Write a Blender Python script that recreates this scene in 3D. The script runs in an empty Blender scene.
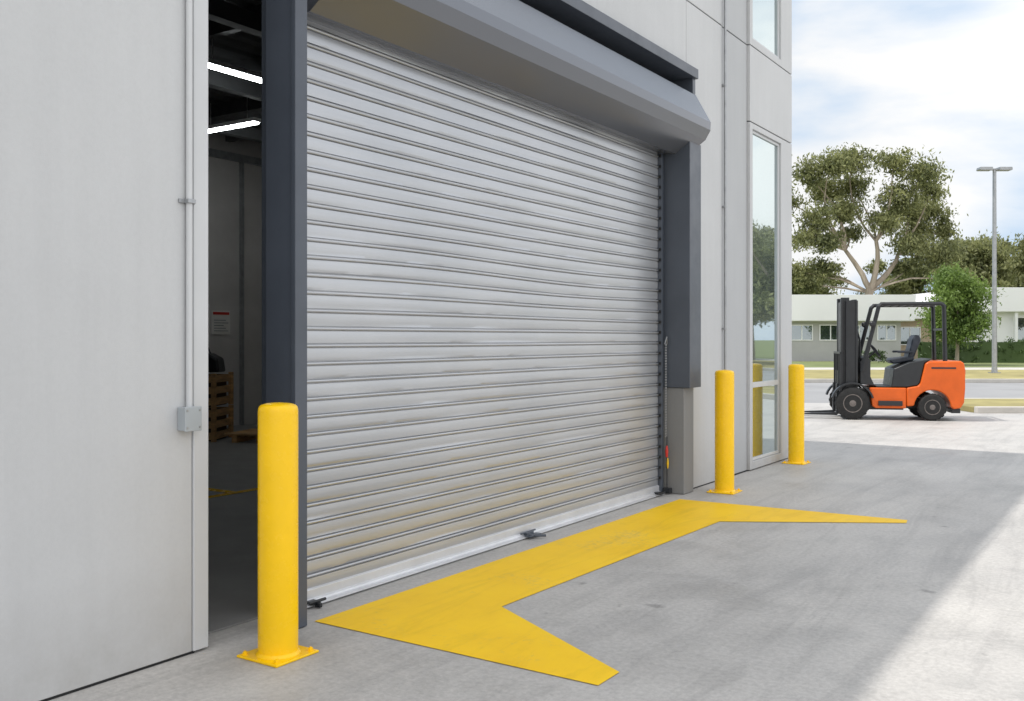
import bpy, bmesh, math, random
import numpy as np
from mathutils import Vector, Matrix, Euler

random.seed(4)
rng = np.random.default_rng(7)
scene = bpy.context.scene
YAW = math.atan2(0.5535, 0.8329)
CR = (0.8329, 0.5535)      # direction along the street
CF = (-0.5535, 0.8329)     # direction towards the street

def W(a, d, z=0.0):
    return (a*CR[0]+d*CF[0], a*CR[1]+d*CF[1], z)

# ------------------------------------------------------------------ materials
def new_mat(name):
    m = bpy.data.materials.new(name); m.use_nodes = True
    nt = m.node_tree
    return m, nt, nt.nodes["Principled BSDF"]

def nd(nt, typ, **kw):
    n = nt.nodes.new(typ)
    for k, v in kw.items():
        setattr(n, k, v)
    return n

def coords(nt, scale=(1,1,1), which="Object"):
    tc = nd(nt, "ShaderNodeTexCoord"); mp = nd(nt, "ShaderNodeMapping")
    mp.inputs["Scale"].default_value = scale
    nt.links.new(tc.outputs[which], mp.inputs["Vector"])
    return mp.outputs["Vector"]

def noise(nt, vec, scale, detail=4, rough=0.55, dist=0.0):
    n = nd(nt, "ShaderNodeTexNoise")
    n.inputs["Scale"].default_value = scale
    n.inputs["Detail"].default_value = detail
    n.inputs["Roughness"].default_value = rough
    n.inputs["Distortion"].default_value = dist
    nt.links.new(vec, n.inputs["Vector"])
    return n.outputs["Fac"]

def ramp(nt, fac, stops):
    r = nd(nt, "ShaderNodeValToRGB")
    e = r.color_ramp.elements
    while len(e) < len(stops): e.new(0.5)
    for i, (p, c) in enumerate(stops):
        e[i].position = p
        e[i].color = (c[0], c[1], c[2], 1) if isinstance(c, (tuple, list)) else (c, c, c, 1)
    nt.links.new(fac, r.inputs["Fac"])
    return r.outputs["Color"]

def mixc(nt, fac, a, b, mode="MIX"):
    m = nd(nt, "ShaderNodeMix", data_type="RGBA", blend_type=mode)
    def put(s, v):
        if isinstance(v, (int, float)): s.default_value = v
        elif isinstance(v, tuple): s.default_value = (v[0], v[1], v[2], 1)
        else: nt.links.new(v, s)
    put(m.inputs[0], fac); put(m.inputs[6], a); put(m.inputs[7], b)
    return m.outputs[2]

def math_(nt, op, a, b=None):
    m = nd(nt, "ShaderNodeMath", operation=op)
    for i, v in enumerate((a, b)):
        if v is None: continue
        if isinstance(v, (int, float)): m.inputs[i].default_value = v
        else: nt.links.new(v, m.inputs[i])
    return m.outputs[0]

def bump(nt, h, strength, dist=0.01):
    b = nd(nt, "ShaderNodeBump")
    b.inputs["Strength"].default_value = strength
    b.inputs["Distance"].default_value = dist
    nt.links.new(h, b.inputs["Height"])
    return b.outputs["Normal"]

def surf(name, col, rough=0.5, metal=0.0, var=0.08, vscale=3.0, vs=(1,1,1), bmp=0.0, bscale=60, spec=0.5):
    m, nt, p = new_mat(name)
    v = coords(nt, vs)
    f = noise(nt, v, vscale, 5, 0.6)
    lo = tuple(c*(1-var) for c in col); hi = tuple(min(1, c*(1+var)) for c in col)
    c = ramp(nt, f, [(0.3, lo), (0.7, hi)])
    nt.links.new(c, p.inputs["Base Color"])
    p.inputs["Metallic"].default_value = metal
    p.inputs["Specular IOR Level"].default_value = spec
    f2 = noise(nt, v, vscale*2.7, 4, 0.6)
    dr = min(0.07, var)
    r = ramp(nt, f2, [(0.3, max(0, rough-dr)), (0.7, min(1, rough+dr))])
    nt.links.new(r, p.inputs["Roughness"])
    if bmp > 0:
        f3 = noise(nt, v, bscale, 5, 0.6)
        nt.links.new(bump(nt, f3, bmp, 0.005), p.inputs["Normal"])
    return m

def wall_mat(name, col):
    m, nt, p = new_mat(name)
    v = coords(nt)
    vs = coords(nt, (7, 7, 0.35))
    a = noise(nt, v, 0.8, 5, 0.6)
    b = noise(nt, vs, 1.6, 4, 0.6)
    c = ramp(nt, a, [(0.3, tuple(x*0.95 for x in col)), (0.7, tuple(x*1.03 for x in col))])
    s = ramp(nt, b, [(0.35, (0.955,)*3), (0.6, (1.0,)*3)])
    c = mixc(nt, 0.6, c, s, "MULTIPLY")
    fs = ramp(nt, noise(nt, v, 55, 5, 0.7), [(0.3, (0.94,)*3), (0.6, (1.0,)*3)])
    c = mixc(nt, 0.7, c, fs, "MULTIPLY")
    sep = nd(nt, "ShaderNodeSeparateXYZ"); 
    g = nd(nt, "ShaderNodeNewGeometry"); nt.links.new(g.outputs["Position"], sep.inputs[0])
    mr = nd(nt, "ShaderNodeMapRange"); mr.inputs[1].default_value = 0.0; mr.inputs[2].default_value = 0.5
    mr.inputs[3].default_value = 0.6; mr.inputs[4].default_value = 0.0
    nt.links.new(sep.outputs["Z"], mr.inputs[0])
    n3 = noise(nt, v, 6, 6, 0.7)
    c = mixc(nt, math_(nt, "MULTIPLY", mr.outputs[0], n3), c, (0.25, 0.23, 0.2))
    nt.links.new(c, p.inputs["Base Color"])
    p.inputs["Roughness"].default_value = 0.6
    h = noise(nt, v, 220, 3, 0.6)
    nt.links.new(bump(nt, h, 0.2, 0.003), p.inputs["Normal"])
    return m

def concrete_mat(name, base):
    m, nt, p = new_mat(name)
    v = coords(nt)
    big = noise(nt, v, 0.35, 6, 0.62, 0.6)
    mid = noise(nt, v, 1.7, 8, 0.68, 0.8)
    fin = noise(nt, v, 34, 7, 0.75)
    c = ramp(nt, big, [(0.3, tuple(x*f for x, f in zip(base, (0.83, 0.84, 0.86)))), (0.7, tuple(x*1.08 for x in base))])
    c2 = ramp(nt, mid, [(0.28, (0.74,)*3), (0.5, (0.98,)*3), (0.75, (1.06,)*3)])
    c = mixc(nt, 0.75, c, c2, "MULTIPLY")
    c3 = ramp(nt, fin, [(0.32, (0.72,)*3), (0.62, (1.06,)*3)])
    c = mixc(nt, 0.8, c, c3, "MULTIPLY")
    vt = coords(nt, (2.6, 0.3, 1))
    t = noise(nt, vt, 1.3, 8, 0.75, 0.8)
    c4 = ramp(nt, t, [(0.36, (0.66, 0.66, 0.67)), (0.52, (1.0,)*3)])
    c = mixc(nt, 0.45, c, c4, "MULTIPLY")
    # curved tyre scuffs left by turning vehicles
    g = nd(nt, "ShaderNodeNewGeometry")
    sep = nd(nt, "ShaderNodeSeparateXYZ"); nt.links.new(g.outputs["Position"], sep.inputs[0])
    brk = ramp(nt, noise(nt, v, 0.9, 7, 0.7), [(0.38, 0.0), (0.60, 1.0)])
    brf = ramp(nt, noise(nt, v, 22, 5, 0.75), [(0.35, 0.25), (0.65, 1.0)])
    wob = noise(nt, v, 0.35, 1)
    for (cx, cy, R, w_, st) in ((3.2,13.0,4.9,0.18,0.26),(3.2,13.0,5.85,0.18,0.24),(1.4,1.6,4.3,0.14,0.22),(1.4,1.6,5.2,0.14,0.2),
                               (3.6,12.0,8.0,0.16,0.2),(6.0,9.5,6.6,0.14,0.24),(6.0,9.5,7.5,0.14,0.22)):
        dx = math_(nt, "SUBTRACT", sep.outputs["X"], cx); dy = math_(nt, "SUBTRACT", sep.outputs["Y"], cy)
        d = math_(nt, "SQRT", math_(nt, "ADD", math_(nt, "MULTIPLY", dx, dx), math_(nt, "MULTIPLY", dy, dy)))
        d = math_(nt, "ADD", d, math_(nt, "MULTIPLY", wob, 0.5))
        d = math_(nt, "ABSOLUTE", math_(nt, "SUBTRACT", d, R+0.25))
        k = ramp(nt, d, [(w_*0.3, st), (w_*1.5, 0.0)])
        k = math_(nt, "MULTIPLY", math_(nt, "MULTIPLY", k, brk), brf)
        c = mixc(nt, k, c, (0.10, 0.10, 0.10))
    for (sc, a, bb, fct) in ((1.5, 0.03, 0.07, 0.7), (5.5, 0.03, 0.10, 0.4)):
        vo = nd(nt, "ShaderNodeTexVoronoi"); vo.inputs["Scale"].default_value = sc
        nz = nd(nt, "ShaderNodeTexNoise"); nz.inputs["Scale"].default_value = 9
        nt.links.new(v, nz.inputs["Vector"])
        vm = nd(nt, "ShaderNodeVectorMath", operation="MULTIPLY_ADD")
        nt.links.new(nz.outputs["Color"], vm.inputs[0]); vm.inputs[1].default_value = (0.12,0.12,0.0); nt.links.new(v, vm.inputs[2])
        nt.links.new(vm.outputs[0], vo.inputs["Vector"])
        sp = ramp(nt, vo.outputs["Distance"], [(a, 0.5), (bb, 1.0)])
        c = mixc(nt, fct, c, sp, "MULTIPLY")
    nt.links.new(c, p.inputs["Base Color"])
    r = ramp(nt, mid, [(0.3, 0.48), (0.7, 0.72)])
    nt.links.new(r, p.inputs["Roughness"])
    nt.links.new(bump(nt, fin, 0.4, 0.004), p.inputs["Normal"])
    return m

def yellow_paint_ground():
    m, nt, p = new_mat("worn_yellow_line_paint")
    v = coords(nt)
    a = noise(nt, v, 2.2, 6, 0.65)
    c = ramp(nt, a, [(0.3, (0.87, 0.53, 0.004)), (0.7, (0.94, 0.60, 0.006))])
    f = noise(nt, v, 26, 8, 0.75)
    b = noise(nt, v, 1.3, 4, 0.6)
    k = ramp(nt, math_(nt, "MULTIPLY", f, b), [(0.30, 0.0), (0.42, 0.45)])
    c = mixc(nt, k, c, (0.50, 0.40, 0.16))
    vt = coords(nt, (3.0, 0.5, 1))
    s = ramp(nt, noise(nt, vt, 1.5, 6, 0.7, 1), [(0.3, (0.80,)*3), (0.5, (1,)*3)])
    c = mixc(nt, 0.7, c, s, "MULTIPLY")
    nt.links.new(c, p.inputs["Base Color"])
    p.inputs["Roughness"].default_value = 0.5
    p.inputs["Specular IOR Level"].default_value = 0.3
    nt.links.new(bump(nt, f, 0.2, 0.003), p.inputs["Normal"])
    return m

def leaf_mat(name, dark, light, trans=0.25):
    m, nt, p = new_mat(name)
    g = nd(nt, "ShaderNodeNewGeometry")
    v = coords(nt)
    cl = noise(nt, v, 0.55, 3)
    ad = nd(nt, "ShaderNodeMath", operation="MULTIPLY_ADD")
    nt.links.new(g.outputs["Random Per Island"], ad.inputs[0]); ad.inputs[1].default_value = 0.45
    s2 = nd(nt, "ShaderNodeMath", operation="MULTIPLY_ADD"); nt.links.new(cl, s2.inputs[0]); s2.inputs[1].default_value = 1.2; s2.inputs[2].default_value = -0.29
    nt.links.new(s2.outputs[0], ad.inputs[2])
    c = ramp(nt, ad.outputs[0], [(0.1, dark), (0.9, light)])
    nt.links.new(c, p.inputs["Base Color"])
    p.inputs["Roughness"].default_value = 0.55
    tr = nd(nt, "ShaderNodeBsdfTranslucent"); nt.links.new(c, tr.inputs["Color"])
    mx = nd(nt, "ShaderNodeMixShader"); mx.inputs[0].default_value = trans
    nt.links.new(p.outputs[0], mx.inputs[1]); nt.links.new(tr.outputs[0], mx.inputs[2])
    out = nt.nodes["Material Output"]; nt.links.new(mx.outputs[0], out.inputs["Surface"])
    return m

def glass_mat(name, tint=(0.10, 0.14, 0.15), refl=0.5):
    m, nt, p = new_mat(name)
    v = coords(nt)
    f = noise(nt, v, 0.9, 3)
    c = ramp(nt, f, [(0.3, tuple(x*0.75 for x in tint)), (0.7, tuple(x*1.25 for x in tint))])
    nt.links.new(c, p.inputs["Base Color"]); p.inputs["Roughness"].default_value = 0.15
    gl = nd(nt, "ShaderNodeBsdfGlossy"); gl.inputs["Roughness"].default_value = 0.015
    gl.inputs["Color"].default_value = (0.80, 0.90, 0.92, 1)
    mx = nd(nt, "ShaderNodeMixShader"); mx.inputs[0].default_value = refl
    nt.links.new(p.outputs[0], mx.inputs[1]); nt.links.new(gl.outputs[0], mx.inputs[2])
    nt.links.new(mx.outputs[0], nt.nodes["Material Output"].inputs["Surface"])
    return m

M_WALL = wall_mat("pale_grey_panel_paint", (0.53, 0.537, 0.543))
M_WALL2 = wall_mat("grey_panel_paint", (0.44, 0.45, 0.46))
M_PIER = wall_mat("mid_grey_render", (0.21, 0.215, 0.22))
M_TRIM = surf("light_grey_trim", (0.55, 0.56, 0.57), 0.4, 0.0, 0.03)
M_SLATE = surf("slate_steel_paint", (0.070, 0.082, 0.104), 0.38, 0.0, 0.10, 2.5, bmp=0.05)
M_HOOD = surf("blue_grey_powder_coat", (0.165, 0.175, 0.198), 0.24, 0.5, 0.03, 0.8, (1, 0.4, 1))
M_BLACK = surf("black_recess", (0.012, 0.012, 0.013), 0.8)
M_GAP = surf("dark_joint_sealant", (0.08, 0.08, 0.085), 0.8)
M_ALU = surf("mill_aluminium", (0.62, 0.63, 0.65), 0.35, 0.4, 0.08, 5)
M_GALV = surf("galvanised_steel", (0.34, 0.35, 0.36), 0.4, 0.6, 0.15, 9)
M_YELLOW = surf("yellow_enamel", (0.94, 0.57, 0.003), 0.26, 0.0, 0.05, 5, bmp=0.04, bscale=20, spec=0.4)
M_INT = surf("interior_wall_paint", (0.56, 0.54, 0.52), 0.8, 0, 0.10, 1.2)
M_CEIL = surf("grey_ceiling_sheet", (0.13, 0.135, 0.14), 0.6, 0.0, 0.15, 2)
M_FLOOR = surf("sealed_floor", (0.20, 0.197, 0.193), 0.55, 0, 0.08, 1.0)
M_WOOD = surf("raw_pine", (0.50, 0.30, 0.13), 0.7, 0, 0.3, 4, (1, 1, 6))
M_WOODD = surf("dark_brown_carton", (0.10, 0.06, 0.03), 0.8)  # plain dark brown for the crate contents
M_CONC = concrete_mat("yard_concrete", (0.50, 0.482, 0.457))
M_GLASS = glass_mat("window_glass", (0.10, 0.13, 0.13), 0.58)
M_GLASSD = glass_mat("dark_window_glass", (0.03, 0.04, 0.045), 0.25)
M_RED = surf("red_plastic", (0.55, 0.03, 0.02), 0.4)
M_ORANGE = surf("orange_machine_paint", (0.66, 0.115, 0.014), 0.35, 0, 0.12, 3, spec=0.3)
M_MBLACK = surf("black_machine_paint", (0.014, 0.016, 0.019), 0.4, 0, 0.2, 6)
M_NAVY = surf("dark_blue_plastic", (0.016, 0.022, 0.034), 0.5, 0, 0.2, 6)
M_RUBBER = surf("tyre_rubber", (0.018, 0.018, 0.018), 0.85, 0, 0.3, 20, bmp=0.2)
M_RIM = surf("dirty_rim", (0.16, 0.14, 0.13), 0.5, 0.3, 0.3, 20)
M_WHITE = surf("white_fascia", (0.86, 0.86, 0.86), 0.5, 0, 0.03, 0.5)
M_CREAM = surf("grey_brick_wall", (0.46, 0.455, 0.45), 0.8, 0, 0.08, 0.8)
M_BARK = surf("gum_bark", (0.36, 0.30, 0.23), 0.85, 0, 0.35, 1.2, (2, 2, 0.4), bmp=0.3, bscale=6)
M_GRASS = surf("dry_grass", (0.31, 0.27, 0.11), 0.95, 0, 0.35, 0.9, bmp=0.5, bscale=30)
M_GREEN = surf("green_lawn", (0.16, 0.19, 0.07), 0.95, 0, 0.3, 0.6, bmp=0.5, bscale=30)
M_ASPH = surf("pale_asphalt", (0.28, 0.28, 0.285), 0.85, 0, 0.12, 0.4, bmp=0.2)
M_KERB = surf("kerb_concrete", (0.50, 0.48, 0.44), 0.8, 0, 0.12, 2)
M_LEAF_G = leaf_mat("gum_leaves", (0.055, 0.075, 0.026), (0.38, 0.39, 0.165), 0.42)
M_LEAF_B = leaf_mat("bright_leaves", (0.07, 0.125, 0.025), (0.26, 0.37, 0.09), 0.4)
M_LEAF_H = leaf_mat("hedge_leaves", (0.02, 0.045, 0.012), (0.09, 0.15, 0.04), 0.2)
M_PAPER = surf("paper", (0.8, 0.78, 0.74), 0.7)

def brick_mat():
    m, nt, p = new_mat("tan_brick")
    v = coords(nt)
    b = nd(nt, "ShaderNodeTexBrick"); b.inputs["Scale"].default_value = 1.0
    b.inputs["Color1"].default_value = (0.50, 0.38, 0.25, 1); b.inputs["Color2"].default_value = (0.42, 0.31, 0.20, 1)
    b.inputs["Mortar"].default_value = (0.4, 0.38, 0.34, 1)
    b.inputs["Brick Width"].default_value = 0.24; b.inputs["Row Height"].default_value = 0.086; b.inputs["Mortar Size"].default_value = 0.01
    mp = nd(nt, "ShaderNodeMapping"); mp.inputs["Rotation"].default_value = (math.radians(90), 0, 0)
    nt.links.new(v, mp.inputs[0]); nt.links.new(mp.outputs[0], b.inputs["Vector"])
    nt.links.new(b.outputs["Color"], p.inputs["Base Color"]); p.inputs["Roughness"].default_value = 0.85
    return m
M_BRICK = brick_mat()

def shutter_mat():
    m, nt, p = new_mat("silver_slat_steel")
    v = coords(nt); vs = coords(nt, (1, 0.2, 7))
    a = noise(nt, v, 0.9, 5, 0.6); b = noise(nt, vs, 3.0, 6, 0.7)
    c = ramp(nt, a, [(0.3, (0.445, 0.46, 0.485)), (0.7, (0.51, 0.522, 0.545))])
    d = ramp(nt, b, [(0.3, (0.86,)*3), (0.6, (1.0,)*3)])
    c = mixc(nt, 0.8, c, d, "MULTIPLY")
    nt.links.new(c, p.inputs["Base Color"])
    p.inputs["Metallic"].default_value = 0.55
    nt.links.new(ramp(nt, b, [(0.3, 0.29), (0.7, 0.40)]), p.inputs["Roughness"])
    return m
M_SHUT = shutter_mat()

def emit_mat(name, col, s):
    m, nt, p = new_mat(name)
    p.inputs["Base Color"].default_value = (*col, 1)
    p.inputs["Emission Color"].default_value = (*col, 1)
    p.inputs["Emission Strength"].default_value = s
    return m
M_TUBE = emit_mat("lit_fluorescent_diffuser", (0.95, 1.0, 1.0), 30.0)

# ------------------------------------------------------------------ builder
class B:
    def __init__(self): self.v = []; self.f = []
    def add(self, vs, fs, M=None):
        o = len(self.v)
        for p in vs:
            self.v.append(tuple(M @ Vector(p)) if M is not None else tuple(p))
        self.f += [tuple(i+o for i in f) for f in fs]
        return self
    def box(self, x0, x1, y0, y1, z0, z1, M=None):
        vs = [(x0,y0,z0),(x1,y0,z0),(x1,y1,z0),(x0,y1,z0),(x0,y0,z1),(x1,y0,z1),(x1,y1,z1),(x0,y1,z1)]
        return self.add(vs, [(0,3,2,1),(4,5,6,7),(0,1,5,4),(1,2,6,5),(2,3,7,6),(3,0,4,7)], M)
    def prism(self, pts, a, b, axis="y", M=None):
        n = len(pts)
        def mk(p, t):
            if axis == "y": return (p[0], t, p[1])
            if axis == "x": return (t, p[0], p[1])
            return (p[0], p[1], t)
        vs = [mk(p, a) for p in pts] + [mk(p, b) for p in pts]
        fs = [tuple(range(n)), tuple(range(2*n-1, n-1, -1))]
        fs += [(i, (i+1) % n, n+(i+1) % n, n+i) for i in range(n)]
        return self.add(vs, fs, M)
    def tube(self, pts, rad, n=12, M=None):
        pts = [Vector(p) for p in pts]; k = len(pts)
        if not hasattr(rad, "__len__"): rad = [rad]*k
        rings = []; prev = None
        for i, p in enumerate(pts):
            if i == 0: t = pts[1]-pts[0]
            elif i == k-1: t = pts[-1]-pts[-2]
            else: t = (pts[i+1]-pts[i]).normalized()+(pts[i]-pts[i-1]).normalized()
            t.normalize()
            if prev is None:
                u = t.cross(Vector((0,0,1)))
                if u.length < 1e-3: u = t.cross(Vector((1,0,0)))
            else: u = prev - t*prev.dot(t)
            u.normalize(); w = t.cross(u); prev = u
            rings.append([p+(u*math.cos(2*math.pi*j/n)+w*math.sin(2*math.pi*j/n))*rad[i] for j in range(n)])
        vs = [tuple(q) for r in rings for q in r]; fs = []
        for i in range(k-1):
            for j in range(n):
                fs.append((i*n+j, i*n+(j+1) % n, (i+1)*n+(j+1) % n, (i+1)*n+j))
        fs.append(tuple(range(n-1, -1, -1))); fs.append(tuple((k-1)*n+j for j in range(n)))
        return self.add(vs, fs, M)
    def lathe(self, prof, c=(0,0,0), n=32, axis="z"):
        vs = []; fs = []
        for (r, h) in prof:
            for j in range(n):
                a = 2*math.pi*j/n
                if axis == "z": vs.append((c[0]+r*math.cos(a), c[1]+r*math.sin(a), c[2]+h))
                else: vs.append((c[0]+r*math.cos(a), c[1]+h, c[2]+r*math.sin(a)))
        k = len(prof)
        for i in range(k-1):
            for j in range(n):
                fs.append((i*n+j, i*n+(j+1) % n, (i+1)*n+(j+1) % n, (i+1)*n+j))
        fs.append(tuple(range(n))); fs.append(tuple((k-1)*n+j for j in range(n)))
        return self.add(vs, fs)
    def obj(self, name, mat, parent=None, bevel=0.0, smooth=False, off=(0,0,0), loc=None):
        me = bpy.data.meshes.new(name)
        vs = [(p[0]-off[0], p[1]-off[1], p[2]-off[2]) for p in self.v]
        me.from_pydata(vs, [], self.f)
        bm = bmesh.new(); bm.from_mesh(me); bmesh.ops.recalc_face_normals(bm, faces=bm.faces)
        if smooth:
            for f in bm.faces: f.smooth = True
        bm.to_mesh(me); bm.free()
        if smooth: me.set_sharp_from_angle(angle=math.radians(38))
        me.materials.append(mat)
        o = bpy.data.objects.new(name, me); scene.collection.objects.link(o)
        if parent is not None: o.parent = parent
        elif any(off): o.location = off
        if loc is not None: o.location = loc
        if bevel > 0:
            md = o.modifiers.new("bevel", "BEVEL"); md.width = bevel; md.segments = 2
            md.limit_method = "ANGLE"; md.angle_limit = math.radians(40)
        return o

def empty(name, loc, label=None, cat=None, rot=0.0, parent=None, group=None):
    e = bpy.data.objects.new(name, None); e.empty_display_size = 0.3
    scene.collection.objects.link(e); e.location = loc; e.rotation_euler = (0, 0, rot)
    if parent: e.parent = parent
    if label: e["label"] = label
    if cat: e["category"] = cat
    if group: e["group"] = group
    return e

def tag(o, label, cat=None, group=None, kind=None):
    if label: o["label"] = label
    if cat: o["category"] = cat
    if group: o["group"] = group
    if kind: o["kind"] = kind
    return o

def copy_thing(root, loc, rot=None, scale=None):
    r = root.copy(); scene.collection.objects.link(r); r.location = loc
    if rot is not None: r.rotation_euler = (0, 0, rot)
    if scale is not None: r.scale = scale
    def rec(src, dst):
        for ch in src.children:
            c = ch.copy(); scene.collection.objects.link(c); c.parent = dst
            rec(ch, c)
    rec(root, r)
    return r

# ------------------------------------------------------------------ ground
def sheet_cam(name, pts, z, mat):
    me = bpy.data.meshes.new(name)
    me.from_pydata([W(a, d, z) for a, d in pts], [], [tuple(range(len(pts)))])
    me.materials.append(mat)
    o = bpy.data.objects.new(name, me); scene.collection.objects.link(o)
    if me.polygons[0].normal.z < 0: me.flip_normals()
    o["kind"] = "structure"
    return o

sheet_cam("ground", [(-900,-300),(900,-300),(900,1500),(-900,1500)], -0.010, M_GREEN)
sheet_cam("concrete_yard", [(-45,-30),(60,-30),(60,22.5),(-45,22.5)], 0.0, M_CONC)
sheet_cam("road", [(-90,22.5),(140,22.5),(140,33),(-90,33)], -0.004, M_ASPH)
def strip(name, a0, a1, d0, d1, z0, z1, mat):
    b = B(); b.v = [W(a0,d0,z0),W(a1,d0,z0),W(a1,d1,z0),W(a0,d1,z0),W(a0,d0,z1),W(a1,d0,z1),W(a1,d1,z1),W(a0,d1,z1)]
    b.f = [(0,3,2,1),(4,5,6,7),(0,1,5,4),(1,2,6,5),(2,3,7,6),(3,0,4,7)]
    o = b.obj(name, mat, bevel=0.02); o["kind"] = "structure"; return o
strip("kerb", 9.4, 60, 19.4, 19.55, -0.01, 0.13, M_KERB)
strip("grass_verge", 9.4, 60, 19.553, 22.2, -0.01, 0.12, M_GRASS)
strip("kerb", 9.4, 60, 22.203, 22.35, -0.01, 0.13, M_KERB)
strip("kerb", -90, 140, 33.0, 33.15, -0.01, 0.13, M_KERB)
strip("grass_verge", -90, 140, 33.153, 43, -0.01, 0.12, M_GRASS)
strip("footpath", -90, 140, 43.003, 46, -0.01, 0.135, M_KERB)
strip("lawn", -90, 140, 46.003, 59.4, -0.01, 0.12, M_GREEN)

pts = [(-3.69,3.66),(-1.985,3.66),(-1.985,3.86),(-3.02,4.44),(-2.94,7.50),(-1.65,8.28),(-1.67,8.42),(-3.66,8.34)]
me = bpy.data.meshes.new("yellow_ground_marking")
me.from_pydata([(x, y, 0.004) for x, y in pts], [], [tuple(range(len(pts)))])
me.materials.append(yellow_paint_ground())
o = bpy.data.objects.new("yellow_ground_marking", me); scene.collection.objects.link(o)
if me.polygons[0].normal.z < 0: me.flip_normals()
o["kind"] = "structure"

# ------------------------------------------------------------------ warehouse
WO = (-8.9, 3.0, 0.0)
wh = empty("warehouse_building", WO, "pale grey panelled warehouse with a closed roller door", "warehouse")
H = 6.15
def wpart(b, name, mat, bevel=0.0, parent=wh, smooth=False):
    return b.obj(name, mat, parent, bevel, smooth, off=WO)

g_ = 0.007
b = B()
b.box(-3.9,-3.8, -8.0, 2.965, 0.012, H)
b.box(-3.9,-3.8, 2.965, 3.055, 4.15, H)
b.box(-3.9,-3.8, 3.055, 8.82-g_, 4.15, 4.84-g_)
b.box(-3.9,-3.8, 3.055, 8.82-g_, 4.84+g_, H)
b.box(-3.9,-3.8, 8.82, 9.763-g_, 0.012, 4.84-g_)
b.box(-3.9,-3.8, 8.82, 9.763-g_, 4.84+g_, H)
wpart(b, "wall", M_WALL, 0.004)
b = B()
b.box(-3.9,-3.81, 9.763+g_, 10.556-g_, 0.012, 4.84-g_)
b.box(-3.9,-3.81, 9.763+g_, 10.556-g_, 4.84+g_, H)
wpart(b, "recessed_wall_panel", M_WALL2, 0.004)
b = B()
X1 = -3.775
WY0, WY1 = 10.645, 11.66
b.box(-3.9,X1, 10.556, WY0, 0.012, 3.97-g_)
b.box(-3.9,X1, WY1, 12.08, 0.012, 3.97-g_)
b.box(-3.9,X1, WY0, WY1, 0.012, 0.10)
b.box(-3.9,X1, WY0, WY1, 3.90, 3.97-g_)
b.box(-3.9,X1, 10.556, 12.08, 3.97+g_, 4.84-g_)
b.box(-3.9,X1, 10.556, WY0, 4.84+g_, H)
b.box(-3.9,X1, WY1, 12.08, 4.84+g_, H)
b.box(-3.9,X1, WY0, WY1, 4.84+g_, 4.93)
b.box(-3.9,X1, WY0, WY1, 5.98, H)
wpart(b, "window_bay_cladding", M_WALL, 0.004)
b = B()
b.box(-3.93,-3.903, 8.82, 10.62, 0.012, H)
b.box(-3.93,-3.903, 10.62, 11.70, 3.92, 4.9)
b.box(-3.93,-3.903, 3.10, 8.82, 4.3, H)
wpart(b, "joint_backing", M_GAP)
b = B(); b.box(-3.905,-3.792, 2.968, 3.055, 0.012, 4.147)
wpart(b, "corner_trim", M_TRIM, 0.004)
for y0, y1 in ((-8.0, 2.98), (8.83, 12.07)):
    b = B(); b.box(-3.94,-3.803, y0, y1, 0.001, 0.011); wpart(b, "base_joint", M_BLACK)
b = B()
b.box(-13.2,-3.903, -8.1, -8.003, 0.003, H)
b.box(-13.2,-3.935, 11.98, 12.08, 0.003, H)
b.box(-13.2,-13.1, -8.0, 11.977, 0.003, H)
wpart(b, "interior_wall", M_INT)
b = B(); b.box(-13.3,-3.77, -8.2, 12.10, H+0.003, H+0.10)
wpart(b, "roof", M_SLATE)
b = B()
cor = []; x = -13.09; k = 0
while x < -3.97:
    cor.append((x, 5.05+(0.03 if k % 4 in (1,2) else 0.0))); x += 0.07; k += 1
cor = cor + [(-3.97, 5.05), (-3.97, 5.12), (-13.09, 5.12)]
b.prism(cor, -7.99, 11.97)
for k in range(14):
    yy = -6+k*1.3
    b.box(-13.095,-3.97, yy, yy+0.09, 4.86, 5.052)
for k in range(4):
    xx = -12+k*2.1
    b.box(xx, xx+0.14, -7.99, 11.96, 4.68, 4.857)
wpart(b, "ceiling", M_CEIL)
b = B(); b.box(-13.09,-3.98, -7.99, 11.97, 0.002, 0.012)
wpart(b, "floor_slab", M_FLOOR)
b = B(); b.box(-7.42,-7.32, 0, 11, 0.013, 0.016); wpart(b, "floor_line", M_YELLOW)
b = B(); b.box(-12,-7.423, 6.2, 6.3, 0.013, 0.016); wpart(b, "floor_line", M_YELLOW)
b = B()
for yy in (8.6, 9.9, 11.2):
    b.box(-13.095,-13.03, yy, yy+0.05, 0.02, 4.56)
b.box(-13.095,-13.0, -7.9, 11.9, 4.55, 4.67)
wpart(b, "wall_girt", M_GALV)

# steel surround
b = B(); b.box(-3.90,-3.69, 3.51, 3.565, 0.004, 4.0)
b.box(-3.692,-3.66, 3.495, 3.58, 0.004, 3.8)
wpart(b, "steel_post", M_SLATE, 0.004)
b = B(); b.box(-3.95,-3.665, 8.59, 8.865, 1.03, 3.40)
wpart(b, "door_drive_cover", M_SLATE, 0.005)
b = B(); b.box(-3.97,-3.735, 8.61, 8.845, 0.004, 1.027)
wpart(b, "concrete_pier", M_PIER, 0.005)
b = B(); b.box(-3.97,-3.69, 3.40, 8.86, 4.05, 4.145); b.box(-3.97,-3.72, 8.79, 8.855, 3.60, 4.052)
wpart(b, "steel_header", M_SLATE, 0.004)
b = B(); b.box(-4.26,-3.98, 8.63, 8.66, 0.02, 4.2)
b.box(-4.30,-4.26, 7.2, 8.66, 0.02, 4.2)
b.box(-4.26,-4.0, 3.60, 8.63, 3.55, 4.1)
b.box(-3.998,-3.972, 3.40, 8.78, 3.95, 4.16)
wpart(b, "recess_shade_panel", M_BLACK)  # black panels stand in for the shade inside the gaps round the door

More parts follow.
